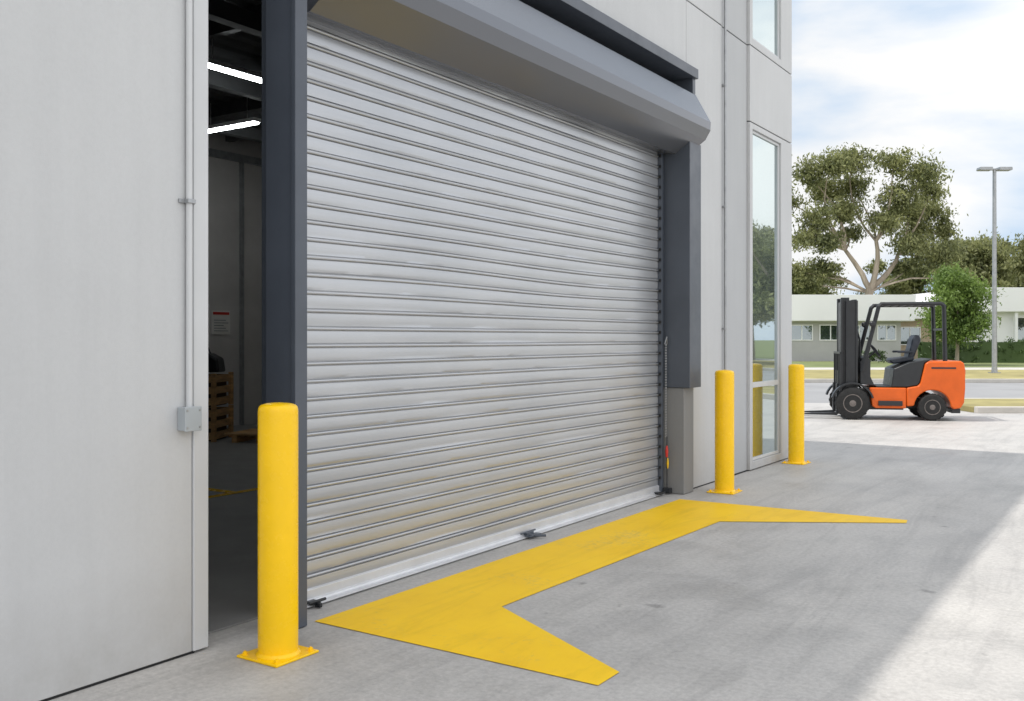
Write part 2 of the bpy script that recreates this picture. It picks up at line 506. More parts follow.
# hood : one long folded sheet, narrow underside and broad sky-facing front
b = B()
prof = [(-3.965,3.30),(-3.835,3.285),(-3.815,3.288),(-3.60,3.435),(-3.55,3.525),(-3.545,3.60),(-3.70,3.885),(-3.965,3.91)]
b.prism(prof, 3.75, 8.82)
wpart(b, "shutter_hood", M_HOOD, 0.0015)
b = B(); b.prism([(p[0]-(0.004 if p[0] > -3.9 else -0.006), p[1]+(0.005 if p[1] < 3.5 else -0.005)) for p in prof], 8.823, 8.829)
wpart(b, "hood_end_cap", M_HOOD, 0.001)

# roller door curtain
pitch = 0.1
one = [(0,0.0),(0.018,0.0014),(0.036,0.0019),(0.054,0.0014),(0.0675,0.0),(0.0683,-0.011),(0.0720,-0.011),(0.0728,0.002),(0.077,0.0075),(0.083,0.0092),(0.089,0.0070),(0.0912,0.001),(0.0918,-0.013),(0.0970,-0.013),(0.0978,-0.001)]
zs = []
z0 = 0.078
for k in range(34):
    for dz, dx in one: zs.append((z0+k*pitch+dz, dx, k))
ys = np.linspace(3.575, 8.50, 70)
verts = []; faces = []
jit = rng.normal(0, 1, 34)
tilt = rng.normal(0, 0.0009, 34)
for (z, dx, k) in zs:
    fr = (z-z0-k*pitch)/pitch
    for y in ys:
        wob = 0.0014*math.sin(y*1.7+k*0.9+jit[k])+0.0006*math.sin(y*4.1+k*2.2)+tilt[k]*(fr-0.5)*1.5
        zz = z + 0.0012*math.sin(y*1.1+jit[k]*2) 
        zz += 0.012*math.exp(-((z-1.95)/0.2)**2)*math.sin(y*1.5+0.6)
        verts.append((-3.96+dx+wob-WO[0], y-WO[1], zz-WO[2]))
n = len(ys)
for i in range(len(zs)-1):
    for j in range(n-1):
        faces.append((i*n+j, i*n+j+1, (i+1)*n+j+1, (i+1)*n+j))
me = bpy.data.meshes.new("roller_door"); me.from_pydata(verts, [], faces)
me.polygons.foreach_set("use_smooth", [True]*len(me.polygons)); me.set_sharp_from_angle(angle=math.radians(35))
me.materials.append(M_SHUT)
door = bpy.data.objects.new("roller_door", me); scene.collection.objects.link(door); door.parent = wh
door["label"] = "closed silver slatted roller door curtain"
def dpart(b, name, mat, bevel=0.0, smooth=False):
    return b.obj(name, mat, door, bevel, smooth, off=WO)
b = B(); b.prism([(-3.985,0.012),(-3.89,0.008),(-3.89,0.016),(-3.925,0.020),(-3.93,0.032),(-3.942,0.036),(-3.944,0.084),(-3.955,0.090),(-3.985,0.090)], 3.58, 8.50)
dpart(b, "bottom_rail", M_ALU, 0.0015)
b = B(); b.box(-4.0,-3.925, 8.505, 8.56, 0.012, 3.4); dpart(b, "guide_rail", M_SLATE, 0.003)
b = B(); b.box(-4.0,-3.93, 3.572, 3.60, 0.101, 3.4); dpart(b, "guide_rail", M_SLATE, 0.003)
for k in range(33):
    b = B(); b.box(-3.94,-3.924, 8.486, 8.503, 0.150+k*0.1, 0.177+k*0.1); dpart(b, "slat_end_clip", M_BLACK)
def latch(y, name):
    b = B(); b.box(-3.90,-3.85, y-0.08, y+0.08, 0.017, 0.027); b.box(-3.93,-3.90, y-0.05, y+0.05, 0.017, 0.042)
    b.tube([(-3.87,y-0.05,0.025),(-3.87,y-0.05,0.038)], 0.013, 10); b.tube([(-3.85,y-0.02,0.024),(-3.78,y+0.03,0.024)], 0.010, 8)
    b.tube([(-3.92,y-0.10,0.042),(-3.92,y+0.10,0.042)], 0.007, 8)
    return dpart(b, name, M_SLATE, 0.002)
latch(6.12, "door_lock")
b = B(); b.box(-3.93,-3.87, 3.83, 3.89, 0.017, 0.034); b.tube([(-3.875,3.80,0.036),(-3.875,3.93,0.036)], 0.009, 8); b.box(-3.88,-3.84,3.85,3.87,0.006,0.03)
dpart(b, "floor_bolt", M_MBLACK, 0.003)
b = B(); b.box(-3.94,-3.87, 8.37, 8.45, 0.017, 0.038); b.tube([(-3.87,8.32,0.034),(-3.87,8.47,0.034)], 0.009, 8)
dpart(b, "floor_bolt", M_MBLACK, 0.003)
b = B()
zz = 0.55
while zz < 1.45:
    for dy in (0.0, 0.025):
        b.tube([(-3.90, 8.545+dy, zz), (-3.90, 8.545+dy, zz+0.018)], 0.0035, 6)
    zz += 0.026
b.tube([(-3.90,8.53,1.45),(-3.89,8.555,1.52),(-3.90,8.58,1.45)], 0.006, 8)
dpart(b, "hand_chain", M_GALV)
b = B(); b.tube([(-3.885,8.545,0.36),(-3.885,8.545,0.42),(-3.885,8.545,0.47)], [0.011,0.016,0.009], 10)
dpart(b, "red_pull_handle", M_RED, 0, True)
b = B(); b.tube([(-3.885,8.56,0.25),(-3.885,8.56,0.30),(-3.885,8.56,0.35)], [0.009,0.014,0.009], 10)
dpart(b, "yellow_pull_handle", M_YELLOW, 0, True)
b = B(); b.box(-3.92,-3.85, 8.53, 8.59, 0.013, 0.06); b.tube([(-3.885,8.55,0.06),(-3.885,8.55,0.56)], 0.005, 8)
dpart(b, "chain_keeper", M_MBLACK, 0.003)

# windows
def window(z0, z1, trans):
    b = B(); f = 0.03; x0, x1 = -3.86, -3.80; a0 = WY0+0.003; a1 = WY1-0.003
    b.box(x0,x1,a0,a0+f,z0,z1); b.box(x0,x1,a1-f,a1,z0,z1)
    b.box(x0,x1,a0+f,a1-f,z0,z0+f); b.box(x0,x1,a0+f,a1-f,z1-f,z1)
    if trans: b.box(x0,x1,a0+f,a1-f,trans-0.03,trans+0.03)
    fr = wpart(b, "window", M_TRIM, 0.003)
    b = B()
    if trans:
        b.box(-3.83,-3.818,a0+f,a1-f,trans+0.03,z1-f)
    else: b.box(-3.83,-3.818,a0+f,a1-f,z0+f,z1-f)
    b.obj("glass_pane", M_GLASS, fr, off=WO)
    if trans:
        b = B(); b.box(-3.83,-3.818,a0+f,a1-f,z0+f,trans-0.03)
        b.obj("glass_pane", M_GLASS, fr, off=WO)
window(0.103, 3.897, 0.97)
window(4.933, 5.977, None)

b = B(); b.tube([(-3.775,9.79,1.15),(-3.775,9.79,5.9)], 0.014, 10)
for z in (1.6, 2.9, 4.2, 5.4): b.box(-3.81,-3.765,9.765,9.815,z,z+0.02)
o = b.obj("wall_conduit", M_GALV, None, 0, True, off=(-3.79,9.79,1.15)); tag(o, "thin grey conduit clipped to the warehouse wall", "conduit")
OC = (-3.78, 2.925, 1.07)
ec = empty("electrical_conduit", OC, "grey wall conduit ending in a junction box", "conduit")
cy = 2.935
b = B(); b.tube([(-3.782,cy,1.18),(-3.782,cy,6.0)], 0.0155, 14)
b.obj("conduit_pipe", M_TRIM, ec, 0, True, off=OC)
for z in (2.14, 3.6, 5.0):
    b = B(); b.box(-3.799,-3.76,cy-0.022,cy+0.022,z,z+0.02); b.box(-3.799,-3.79,cy-0.05,cy+0.04,z,z+0.02)
    b.obj("pipe_clip", M_GALV, ec, 0.002, off=OC)
b = B(); b.box(-3.799,-3.745,cy-0.055,cy+0.035,1.07,1.18); b.box(-3.744,-3.738,cy-0.058,cy+0.038,1.067,1.183)
M_BOX = surf("grey_enclosure_plastic", (0.36, 0.39, 0.41), 0.45, 0, 0.05)
jb = b.obj("junction_box", M_BOX, ec, 0.004, off=OC)
for (yy, z) in ((cy-0.045,1.085),(cy+0.026,1.085),(cy-0.045,1.165),(cy+0.026,1.165)):
    b = B(); b.tube([(-3.738,yy,z),(-3.7355,yy,z)], 0.005, 8); b.obj("screw", M_GALV, jb, off=OC)

# interior items
def lamp(cx, cy, cz, along):
    e = empty("fluorescent_lamp", (cx, cy, cz), "lit white batten fluorescent lamp hanging from dark ceiling", "ceiling lamp", rot=along, group="fluorescent lamps under the warehouse ceiling")
    b = B(); b.box(-0.62,0.62,-0.07,0.07,0.015,0.07); b.tube([(-0.4,0,0.07),(-0.4,0,0.42)],0.006,6); b.tube([(0.4,0,0.07),(0.4,0,0.42)],0.006,6)
    b.obj("lamp_housing", M_WHITE, e, 0.004)
    b = B(); b.box(-0.60,0.60,-0.045,0.045,-0.012,0.013); b.obj("lamp_diffuser", M_TUBE, e, 0.008)
    return e
l1 = lamp(-8.9, 7.62, 4.6, math.radians(90))
copy_thing(l1, (-11.27, 9.44, 4.6), 0.0)

def crate(cx, cy, z, w, d, h, rot):
    e = empty("wooden_crate", (cx, cy, z), "slatted raw timber crate stacked on the warehouse floor", "crate", rot=rot, group="timber crates stacked inside the warehouse")
    b = B(); n = 3; s = h/n
    for i in range(n):
        z0 = i*s+0.03; z1 = (i+1)*s-0.03
        b.box(-w/2, w/2, -d/2, -d/2+0.02, z0, z1); b.box(-w/2, w/2, d/2-0.02, d/2, z0, z1)
        b.box(-w/2, -w/2+0.02, -d/2+0.021, d/2-0.021, z0, z1); b.box(w/2-0.02, w/2, -d/2+0.021, d/2-0.021, z0, z1)
    for sx in (-1, 1):
        for sy in (-1, 1):
            b.box(sx*w/2-0.03, sx*w/2+0.03, sy*d/2-0.03, sy*d/2+0.03, 0, h)
    b.obj("crate_slats", M_WOOD, e)
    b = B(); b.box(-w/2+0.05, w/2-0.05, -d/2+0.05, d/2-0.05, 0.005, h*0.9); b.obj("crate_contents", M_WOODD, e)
    return e
c0 = crate(-11.80, 9.25, 0.012, 0.85, 0.70, 0.49, math.radians(30))
copy_thing(c0, (-11.80, 9.25, 0.51))
e = empty("tool_bag", (-11.68, 9.33, 1.01), "black tool bag resting on timber crates", "bag", rot=math.radians(30))
b = B(); b.prism([(-0.28,0),(0.28,0),(0.25,0.2),(0.1,0.28),(-0.12,0.26),(-0.26,0.17)], -0.15, 0.15); b.obj("bag_body", M_MBLACK, e, 0.03)
b = B(); b.tube([(-0.12,0,0.25),(-0.08,0,0.36),(0.06,0,0.36),(0.1,0,0.26)],0.012,8); b.obj("bag_handle", M_MBLACK, e)
e = empty("wooden_pallet", (-10.75, 9.75, 0.012), "small timber pallet lying on warehouse floor", "pallet", rot=math.radians(20))
b = B()
for i in range(5): b.box(-0.5,0.5,-0.4+i*0.17,-0.28+i*0.17,0.107,0.13)
for yy in (-0.38,0,0.3): b.box(yy,yy+0.08,-0.4,0.4,0,0.108)
b.obj("deck_boards", M_WOOD, e)
e = empty("wall_notice", (-13.095, 10.80, 1.58), "white notice sheet with a red header on the wall", "notice")
b = B(); b.box(0,0.012,-0.19,0.19,0,0.40); b.obj("notice_board", M_PAPER, e)
b = B(); b.box(0.0125,0.016,-0.17,0.17,0.33,0.375); b.obj("red_header", M_RED, e)
for i in range(5):
    b = B(); b.box(0.0125,0.014,-0.15,0.15-0.05*(i%3),0.05+i*0.045,0.064+i*0.045); b.obj("printed_line", M_GALV, e)

# ------------------------------------------------------------------ bollards
def bollard(loc):
    e = empty("bollard", loc, "yellow steel bollard bolted to the concrete beside the warehouse", "bollard", group="yellow bollards guarding the warehouse front")
    b = B(); R = 0.094
    prof = [(R,0.012),(R,1.155),(R*0.99,1.168),(R*0.95,1.180),(R*0.86,1.188),(R*0.6,1.195),(R*0.25,1.198),(0.001,1.199)]
    b.lathe(prof, n=48); b.obj("bollard_post", M_YELLOW, e, 0, True)
    b = B(); b.lathe([(R+0.012,0.012),(R+0.006,0.02),(R-0.002,0.028)], n=48); b.obj("weld_collar", M_YELLOW, e, 0, True)
    b = B(); b.box(-0.135,0.135,-0.135,0.135,0.001,0.0125); b.obj("base_plate", M_YELLOW, e, 0.003)
    for sx in (-1,1):
        for sy in (-1,1):
            b = B(); b.lathe([(0.017,0),(0.017,0.003),(0.0115,0.003),(0.0115,0.013),(0.005,0.014),(0.005,0.018)], c=(sx*0.107,sy*0.107,0.0125), n=6)
            b.obj("anchor_bolt", M_YELLOW, e)
    return e
b1 = bollard((-3.447, 3.181, 0))
copy_thing(b1, (-3.475, 8.995, 0), 0.02)
copy_thing(b1, (-3.56, 11.565, 0), -0.03)

# ------------------------------------------------------------------ forklift (local +x towards forks)
fk = empty("forklift", (-4.10, 19.13, 0), "orange and black forklift truck parked on the concrete yard", "forklift", rot=math.atan2(-0.368, -0.930))
def arc(cx, cz, r, a0, a1, n=12):
    return [(cx+r*math.cos(math.radians(a0+(a1-a0)*i/n)), cz+r*math.sin(math.radians(a0+(a1-a0)*i/n))) for i in range(n+1)]
RW = -0.64
prof = [(-0.20,0.60),(-0.20,0.26)] + arc(RW,0.25,0.315,4,176) + [(-1.00,0.22),(-1.12,0.24),(-1.18,0.34),(-1.20,0.60),(-1.20,0.94),(-1.18,1.06),(-1.12,1.10),(-0.58,1.09),(-0.52,1.05),(-0.44,0.70),(-0.40,0.64)]
b = B(); b.prism(prof, -0.53, 0.53); b.obj("counterweight", M_ORANGE, fk, 0.022, True)
b = B(); b.box(-1.225,-1.19,-0.3,0.3,0.58,0.82); b.box(-1.14,-0.99,-0.42,0.42,0.14,0.225); b.obj("rear_grille", M_MBLACK, fk, 0.008)
for s in (-1,1):
    b = B(); b.box(-1.04,-0.62,min(s*0.522,s*0.534),max(s*0.522,s*0.534),0.955,0.985); b.obj("side_vent", M_MBLACK, fk)
b = B(); b.prism([(-0.21,0.61),(-0.395,0.645),(-0.435,0.70),(-0.515,1.055),(-0.58,1.093),(-0.66,1.14),(-0.25,1.07),(0.02,0.95),(0.06,0.61)], -0.49, 0.49); b.obj("engine_cover", M_MBLACK, fk, 0.02, True)
b = B(); b.prism([(0.40,0.26),(0.34,0.22),(-0.19,0.22),(-0.197,0.40),(-0.197,0.60),(0.30,0.60),(0.44,0.60),(0.42,0.42)], -0.51, 0.51); b.obj("side_panel", M_ORANGE, fk, 0.02)
for s in (-1,1):
    b = B(); b.box(-0.12,0.30,min(s*0.512,s*0.57),max(s*0.512,s*0.57),0.27,0.36); b.obj("entry_step", M_MBLACK, fk, 0.008)
fd = arc(0.75,0.31,0.35,15,165,12); fd2 = arc(0.75,0.31,0.385,15,165,12)[::-1]
for s in (-1,1):
    b = B(); b.prism(fd+fd2, min(s*0.42,s*0.56), max(s*0.42,s*0.56)); b.obj("front_fender", M_MBLACK, fk, 0.006)
b = B(); b.box(0.0,0.32,-0.47,0.47,0.603,0.63); b.prism([(0.30,0.62),(0.60,0.66),(0.60,1.06),(0.55,1.16),(0.46,1.18),(0.42,1.08),(0.42,0.80),(0.36,0.66)], -0.44, 0.44); b.obj("front_cowl", M_MBLACK, fk, 0.015)
b = B(); b.tube([(0.46,0,1.1),(0.28,0,1.26)],0.022,10)
ring = [(0.27+0.15*math.cos(t)*0.55, 0.15*math.sin(t), 1.28+0.15*math.cos(t)*0.75) for t in np.linspace(0,2*math.pi,25)]
b.tube(ring, 0.013, 8); b.tube([ring[0],ring[12]],0.01,6); b.tube([(0.45,0.2,1.15),(0.40,0.2,1.34)],0.010,8); b.tube([(0.45,0.26,1.15),(0.40,0.26,1.34)],0.010,8)
b.obj("steering_wheel", M_MBLACK, fk, 0, True)
b = B(); b.prism([(-0.02,1.03),(-0.38,1.10),(-0.38,1.18),(-0.30,1.17),(0.02,1.14),(0.05,1.08)], -0.24, 0.24); b.obj("seat_cushion", M_NAVY, fk, 0.025, True)
b = B(); b.prism([(-0.27,1.15),(-0.38,1.15),(-0.50,1.47),(-0.48,1.57),(-0.40,1.58),(-0.35,1.49)], -0.23, 0.23); b.obj("seat_backrest", M_NAVY, fk, 0.025, True)
for s in (-1,1):
    b = B(); b.box(-0.36,-0.08,min(s*0.245,s*0.275),max(s*0.245,s*0.275),1.24,1.28); b.obj("armrest", M_NAVY, fk, 0.01)
b = B()
for s in (-1, 1):
    b.tube([(0.57,s*0.45,0.90),(0.52,s*0.45,1.12),(0.28,s*0.45,2.10),(0.23,s*0.45,2.15),(-0.80,s*0.45,2.15),(-0.85,s*0.45,2.11),(-0.87,s*0.45,1.07)], 0.042, 6)
for x in (0.17,0.03,-0.11,-0.25,-0.39,-0.53,-0.67,-0.79):
    b.box(x-0.025,x+0.025,-0.44,0.44,2.125,2.175)
b.box(-0.875,-0.84,-0.44,0.44,1.66,1.70)
b.obj("overhead_guard", M_MBLACK, fk)
for s in (-1,1):
    b = B(); b.lathe([(0.02,0),(0.055,0.01),(0.055,0.05),(0.03,0.07)], c=(0.40,s*0.50,1.78), n=14, axis="y"); b.obj("work_lamp", M_MBLACK, fk, 0, True)
mastparts = []
b = B()
for s in (-1,1):
    b.box(0.74,0.93,s*0.36-0.035,s*0.36+0.035,0.12,2.22); b.box(0.72,0.76,s*0.36-0.06,s*0.36+0.06,0.12,2.22)
    b.box(0.86,1.00,s*0.285-0.035,s*0.285+0.035,0.16,2.28); b.box(0.97,1.01,s*0.285-0.05,s*0.285+0.05,0.16,2.28)
for z in (0.2,0.85,1.5,2.14): b.box(0.73,0.81,-0.36,0.36,z,z+0.10)
b.box(0.90,0.97,-0.285,0.285,2.18,2.27); b.box(0.90,0.95,-0.285,0.285,1.25,1.33)
mastparts.append(b.obj("mast", M_MBLACK, fk, 0.005))
for yy, z1 in ((0.18,2.1),(-0.18,2.1),(0.0,1.45)):
    b = B(); b.tube([(0.88,yy,0.2),(0.88,yy,z1)],0.05,12); mastparts.append(b.obj("lift_cylinder", M_MBLACK, fk, 0, True))
for s in (-0.08,0.08):
    b = B(); b.box(0.995,1.005,s-0.02,s+0.02,0.4,2.2); mastparts.append(b.obj("lift_chain", M_GALV, fk))
b = B()
b.tube([(0.80,0.10,1.9),(0.70,0.12,1.6),(0.68,0.14,1.1),(0.74,0.14,0.7)],0.020,8); b.tube([(0.80,0.24,1.95),(0.67,0.25,1.5),(0.66,0.26,1.0),(0.74,0.26,0.7)],0.020,8)
mastparts.append(b.obj("hydraulic_hose", M_MBLACK, fk, 0, True))
b = B()
b.box(1.015,1.055,-0.50,0.50,0.16,0.26); b.box(1.015,1.055,-0.50,0.50,0.52,0.62); b.box(1.012,1.05,-0.16,-0.10,0.16,0.9); b.box(1.012,1.05,0.10,0.16,0.16,0.9)
for yy in (-0.49,-0.25,-0.02,0.21,0.45): b.box(1.02,1.05,yy,yy+0.035,0.62,1.25)
b.box(1.02,1.05,-0.49,0.485,1.22,1.26)
mastparts.append(b.obj("fork_carriage", M_MBLACK, fk, 0.004))
for s in (-1,1):
    b = B(); b.prism([(1.057,0.66),(1.09,0.66),(1.095,0.12),(1.80,0.085),(1.82,0.075),(1.80,0.07),(1.085,0.065),(1.06,0.09)], s*0.26-0.055, s*0.26+0.055); mastparts.append(b.obj("fork", M_MBLACK, fk, 0.004))
for q in mastparts: q.location.x -= 0.08
def wheel(x, z, r, yo, w):
    s = 1 if yo > 0 else -1
    e = empty("wheel", (x, yo, z), parent=fk)
    b = B(); h = w/2
    b.lathe([(r*0.58,-h),(r*0.9,-h),(r*0.98,-h*0.8),(r,-h*0.5),(r,h*0.5),(r*0.98,h*0.8),(r*0.9,h),(r*0.58,h)], n=32, axis="y")
    for k in range(18):
        Mx = Matrix.Rotation(2*math.pi*k/18, 4, "Y")
        b.box(r*0.985,r*1.02,-h*0.85,h*0.85,-0.022,0.022, M=Mx)
    b.obj("tyre", M_RUBBER, e, 0, True)
    b = B(); b.lathe([(r*0.57,-h*0.9*s),(r*0.57,h*1.02*s),(r*0.52,h*1.02*s),(r*0.46,h*0.6*s),(r*0.24,h*0.55*s),(r*0.2,h*1.0*s),(0.01,h*1.05*s)], n=28, axis="y")
    for k in range(6):
        a = 2*math.pi*k/6; b.tube([(r*0.34*math.cos(a), h*0.5*s, r*0.34*math.sin(a)),(r*0.34*math.cos(a), h*0.8*s, r*0.34*math.sin(a))], 0.014, 6)
    b.obj("rim", M_RIM, e, 0, True)
for s in (-1,1):
    wheel(0.75,0.305,0.30,s*0.49,0.14); wheel(RW,0.25,0.245,s*0.445,0.17)
b = B(); b.tube([(0.75,-0.43,0.305),(0.75,0.43,0.305)],0.07,12); b.box(-0.18,0.64,-0.3,0.3,0.18,0.55); b.tube([(RW,-0.4,0.25),(RW,0.4,0.25)],0.05,12); b.box(RW-0.1,-0.15,-0.1,0.1,0.2,0.4); b.obj("axle_frame", M_MBLACK, fk)
for s in (-1,1):
    b = B(); b.box(-1.215,-1.19,s*0.41-0.05,s*0.41+0.05,0.86,0.94); b.obj("tail_lamp", M_RED, fk)

# ------------------------------------------------------------------ street lamp
e = empty("street_lamp", W(19.6, 39.0, 0.12), "tall grey pole with two flat lamp heads on the verge", "street lamp", rot=YAW)
b = B(); b.tube([(0,0,0),(0,0,0.3),(0,0,8.2)], [0.12,0.10,0.07], 16); b.box(-0.18,0.18,-0.18,0.18,0,0.03); b.obj("lamp_pole", M_GALV, e, 0, True)
b = B(); b.tube([(-0.25,0,8.26),(0.25,0,8.26)],0.035,8); b.tube([(0,0,8.1),(0,0,8.3)],0.07,10); b.obj("lamp_arm", M_GALV, e)
for s in (-1,1):
    b = B(); b.prism([(s*0.14,8.22),(s*0.64,8.22),(s*0.66,8.26),(s*0.64,8.35),(s*0.14,8.35)], -0.18, 0.18); b.obj("lamp_head", M_GALV, e, 0.012)

# ------------------------------------------------------------------ trees
def leaves_mesh(name, clumps, leaf, mat, droop=0.0, dens=1.0, flat=0.55, tuft=0.25):
    P = []; 
    for (cx, cy, cz, rx, ry, rz) in clumps:
        n = int(dens*rx*rz*420)+60
        k = max(7, int(n/50))
        d = rng.normal(size=(k,3)); d /= np.linalg.norm(d, axis=1)[:,None]
        rr = rng.uniform(0.35,1.08,(k,1))
        tc = d*rr*np.array([rx,ry,rz]); 
        tr = tuft*min(rx,rz*1.4)*rng.uniform(0.6,1.4,(k,1))
        idx = rng.integers(0,k,n)
        p = tc[idx]+rng.normal(size=(n,3))*tr[idx]*np.array([1.2,1.2,flat])
        P.append(p+np.array([cx,cy,cz]))
    P = np.concatenate(P); n = len(P)
    u = rng.normal(size=(n,3)); u[:,2] *= 0.6; u /= np.linalg.norm(u,axis=1)[:,None]
    w = rng.normal(size=(n,3)); w[:,2] -= droop; w -= (w*u).sum(1)[:,None]*u; w /= np.linalg.norm(w,axis=1)[:,None]
    s = leaf*rng.uniform(0.6,1.35,(n,1))
    a = P-u*s*0.32; c = P+u*s*0.32; t = P-w*s*0.8; q = P+w*s*0.8
    V = np.stack([t,c,q,a],1).reshape(-1,3)
    F = np.arange(n*4).reshape(-1,4)
    me = bpy.data.meshes.new(name); me.from_pydata(V.tolist(), [], F.tolist()); me.materials.append(mat)
    o = bpy.data.objects.new(name, me); scene.collection.objects.link(o)
    return o

def limb(b, p0, p1, r0, r1, bend=0.5, n=6):
    p0 = Vector(p0); p1 = Vector(p1); L = (p1-p0).length
    off = Vector((random.uniform(-1,1), random.uniform(-1,1), random.uniform(-0.2,0.6)))*bend*L*0.16
    pts = []; rs = []
    for i in range(n+1):
        t = i/n
        j = Vector((random.uniform(-1,1),random.uniform(-1,1),random.uniform(-1,1)))*L*0.015 if 0 < i < n else Vector((0,0,0))
        pts.append(p0.lerp(p1,t)+off*math.sin(math.pi*t)+j); rs.append(r0+(r1-r0)*t)
    b.tube(pts, rs, 8)
    return pts

S = 0.075
def loc_px(x, y): return ((x-868)*S, 1.5+(339-y)*S)
big = [(803,176,15,11),(822,168,17,11),(850,162,20,11),(884,165,17,10),(908,178,18,12),(926,193,13,11),(797,198,11,9),
       (831,187,18,12),(860,186,16,11),(892,200,19,12),(842,210,20,11),(880,224,19,11),(808,222,16,11),(795,243,10,11),
       (818,243,17,11),(831,268,18,10),(943,207,15,11),(953,228,10,12),(929,230,18,11),(904,246,19,10),(932,260,22,12),(951,252,9,12),(814,284,15,9),
       (856,232,14,8),(800,268,12,10),(940,280,18,9),(912,212,14,9),(912,268,14,8)]
e = empty("gum_tree", W(26.7, 72, 0.0), "tall spreading gum tree behind the low white building", "tree", rot=YAW)
cl = []
for (x,y,rx,rz) in big:
    lx, lz = loc_px(x,y); cl.append((lx, random.uniform(-2.6,2.6), lz, rx*S, rx*S*0.95, rz*S*1.0))
o = leaves_mesh("crown", cl, 0.18, M_LEAF_G, 0.9, 3.9, 0.75, 0.29); o.parent = e
b = B()
b.tube([(0.1,0,0),(0.0,0,2.0),(-0.1,0.05,4.0),(0.15,0,5.2)], [0.50,0.40,0.34,0.3], 12)
forks = [((0.15,0,5.2),(-1.6,0.3,8.2)),((0.15,0,5.2),(0.5,-0.3,8.8)),((0.15,0,5.2),(2.4,0.4,7.9))]
hubs = []
for p0, p1 in forks:
    limb(b, p0, p1, 0.24, 0.14); hubs.append(Vector(p1))
for c in cl:
    h = min(hubs, key=lambda q: (q-Vector(c[:3])).length)
    st = h if c[2] > h.z-0.5 else Vector((0.1,0,5.0))
    limb(b, st, (c[0],c[1],c[2]-c[5]*0.2), 0.10, 0.03, 1.0, 5)
b.obj("trunk", M_BARK, e, 0, True)

e = empty("street_tree", W(23.4, 50.5, 0.12), "small leafy bright green tree growing on the lawn", "tree", rot=YAW)
cl = []
for i in range(34):
    t = random.uniform(0,2*math.pi); z = random.uniform(1.55,4.55)
    k = math.sqrt(max(0.05, 1-((z-2.95)/1.95)**2)); r = 1.5*k*math.sqrt(random.uniform(0,1))
    cl.append((r*math.cos(t), r*math.sin(t), z, 0.55, 0.55, 0.42))
o = leaves_mesh("crown", cl, 0.12, M_LEAF_B, 0.2, 6.0, 0.9, 0.40); o.parent = e
b = B(); b.tube([(0,0,0),(0.03,0,1.0),(0,0,1.9),(0.05,0,3.2)],[0.11,0.085,0.07,0.03],10)
for c in cl[:9]: limb(b,(0,0,1.5),(c[0],c[1],c[2]),0.045,0.012,0.5,4)
b.obj("trunk", M_BARK, e, 0, True)

def back_gum(loc, seed, sc=1.0, label="olive gum tree standing behind the low buildings"):
    random.seed(seed)
    e = empty("gum_tree", loc, label, "tree", rot=YAW, group="gum trees behind the low buildings"); e.scale = (sc,sc,sc)
    cl = []
    for i in range(21):
        t = random.uniform(0,2*math.pi); r = random.uniform(0.3,3.4); z = random.uniform(3.6,9.5)
        cl.append((r*math.cos(t), r*math.sin(t), z-0.12*r*r*0.5, random.uniform(1.0,1.6), random.uniform(1.0,1.5), random.uniform(0.6,1.0)))
    o = leaves_mesh("crown", cl, 0.24, M_LEAF_G, 0.8, 1.9, 0.6, 0.30); o.parent = e
    b = B(); b.tube([(0,0,0),(0.1,0,2.5),(0,0,4.6)],[0.34,0.26,0.2],10)
    for c in cl: limb(b,(0,0,4.4),(c[0],c[1],c[2]),0.11,0.03,0.8,4)
    b.obj("trunk", M_BARK, e, 0, True)
    return e
g1 = back_gum(W(40.0, 82, 0), 3)
g2 = back_gum(W(46.5, 85, 0), 9, 1.15)
for (a,d,s,r) in ((36.5,90,0.95,1.0),(43.5,92,1.12,2.2),(51,90,1.25,0.4),(24.5,84,0.75,2.0),(29.5,95,0.85,4.0),(18,90,0.8,5.0),(58,80,1.1,3.0)):
    copy_thing(g1 if r > 1.5 else g2, W(a,d,0), YAW+r, (s,s,s))
for (x,y,s,r) in ((14.5,62,0.95,0.6),(20.5,70,1.0,2.6),(8.5,50,0.8,4.4),(12.5,54,0.75,1.4),(17,57,0.8,3.4)):
    copy_thing(g2, (x,y,0), r, (s,s,s))

hc = []
for i in range(26):
    hc.append((-3.0+i*0.32, random.uniform(-0.2,0.2), 0.75+random.uniform(-0.05,0.08), 0.34, 0.5, 0.72))
e = empty("hedge", W(26.9, 56, 0.12), "dark green clipped hedge in front of the white building", "hedge", rot=YAW)
o = leaves_mesh("hedge_foliage", hc, 0.10, M_LEAF_H, 0.0, 4.0); o.parent = e
b = B(); b.box(-3.1,5.2,-0.3,0.3,0.0,1.2)
b.obj("hedge_core", M_LEAF_H, e)
hc = []
for i in range(7):
    hc.append((-0.9+i*0.3, random.uniform(-0.2,0.2), 0.4, 0.34, 0.45, 0.35))
e = empty("shrub_row", W(20.2, 55, 0.12), "low dark shrubs beside the white building wall", "shrub", rot=YAW)
o = leaves_mesh("shrub_foliage", hc, 0.10, M_LEAF_H, 0.0, 4.0); o.parent = e

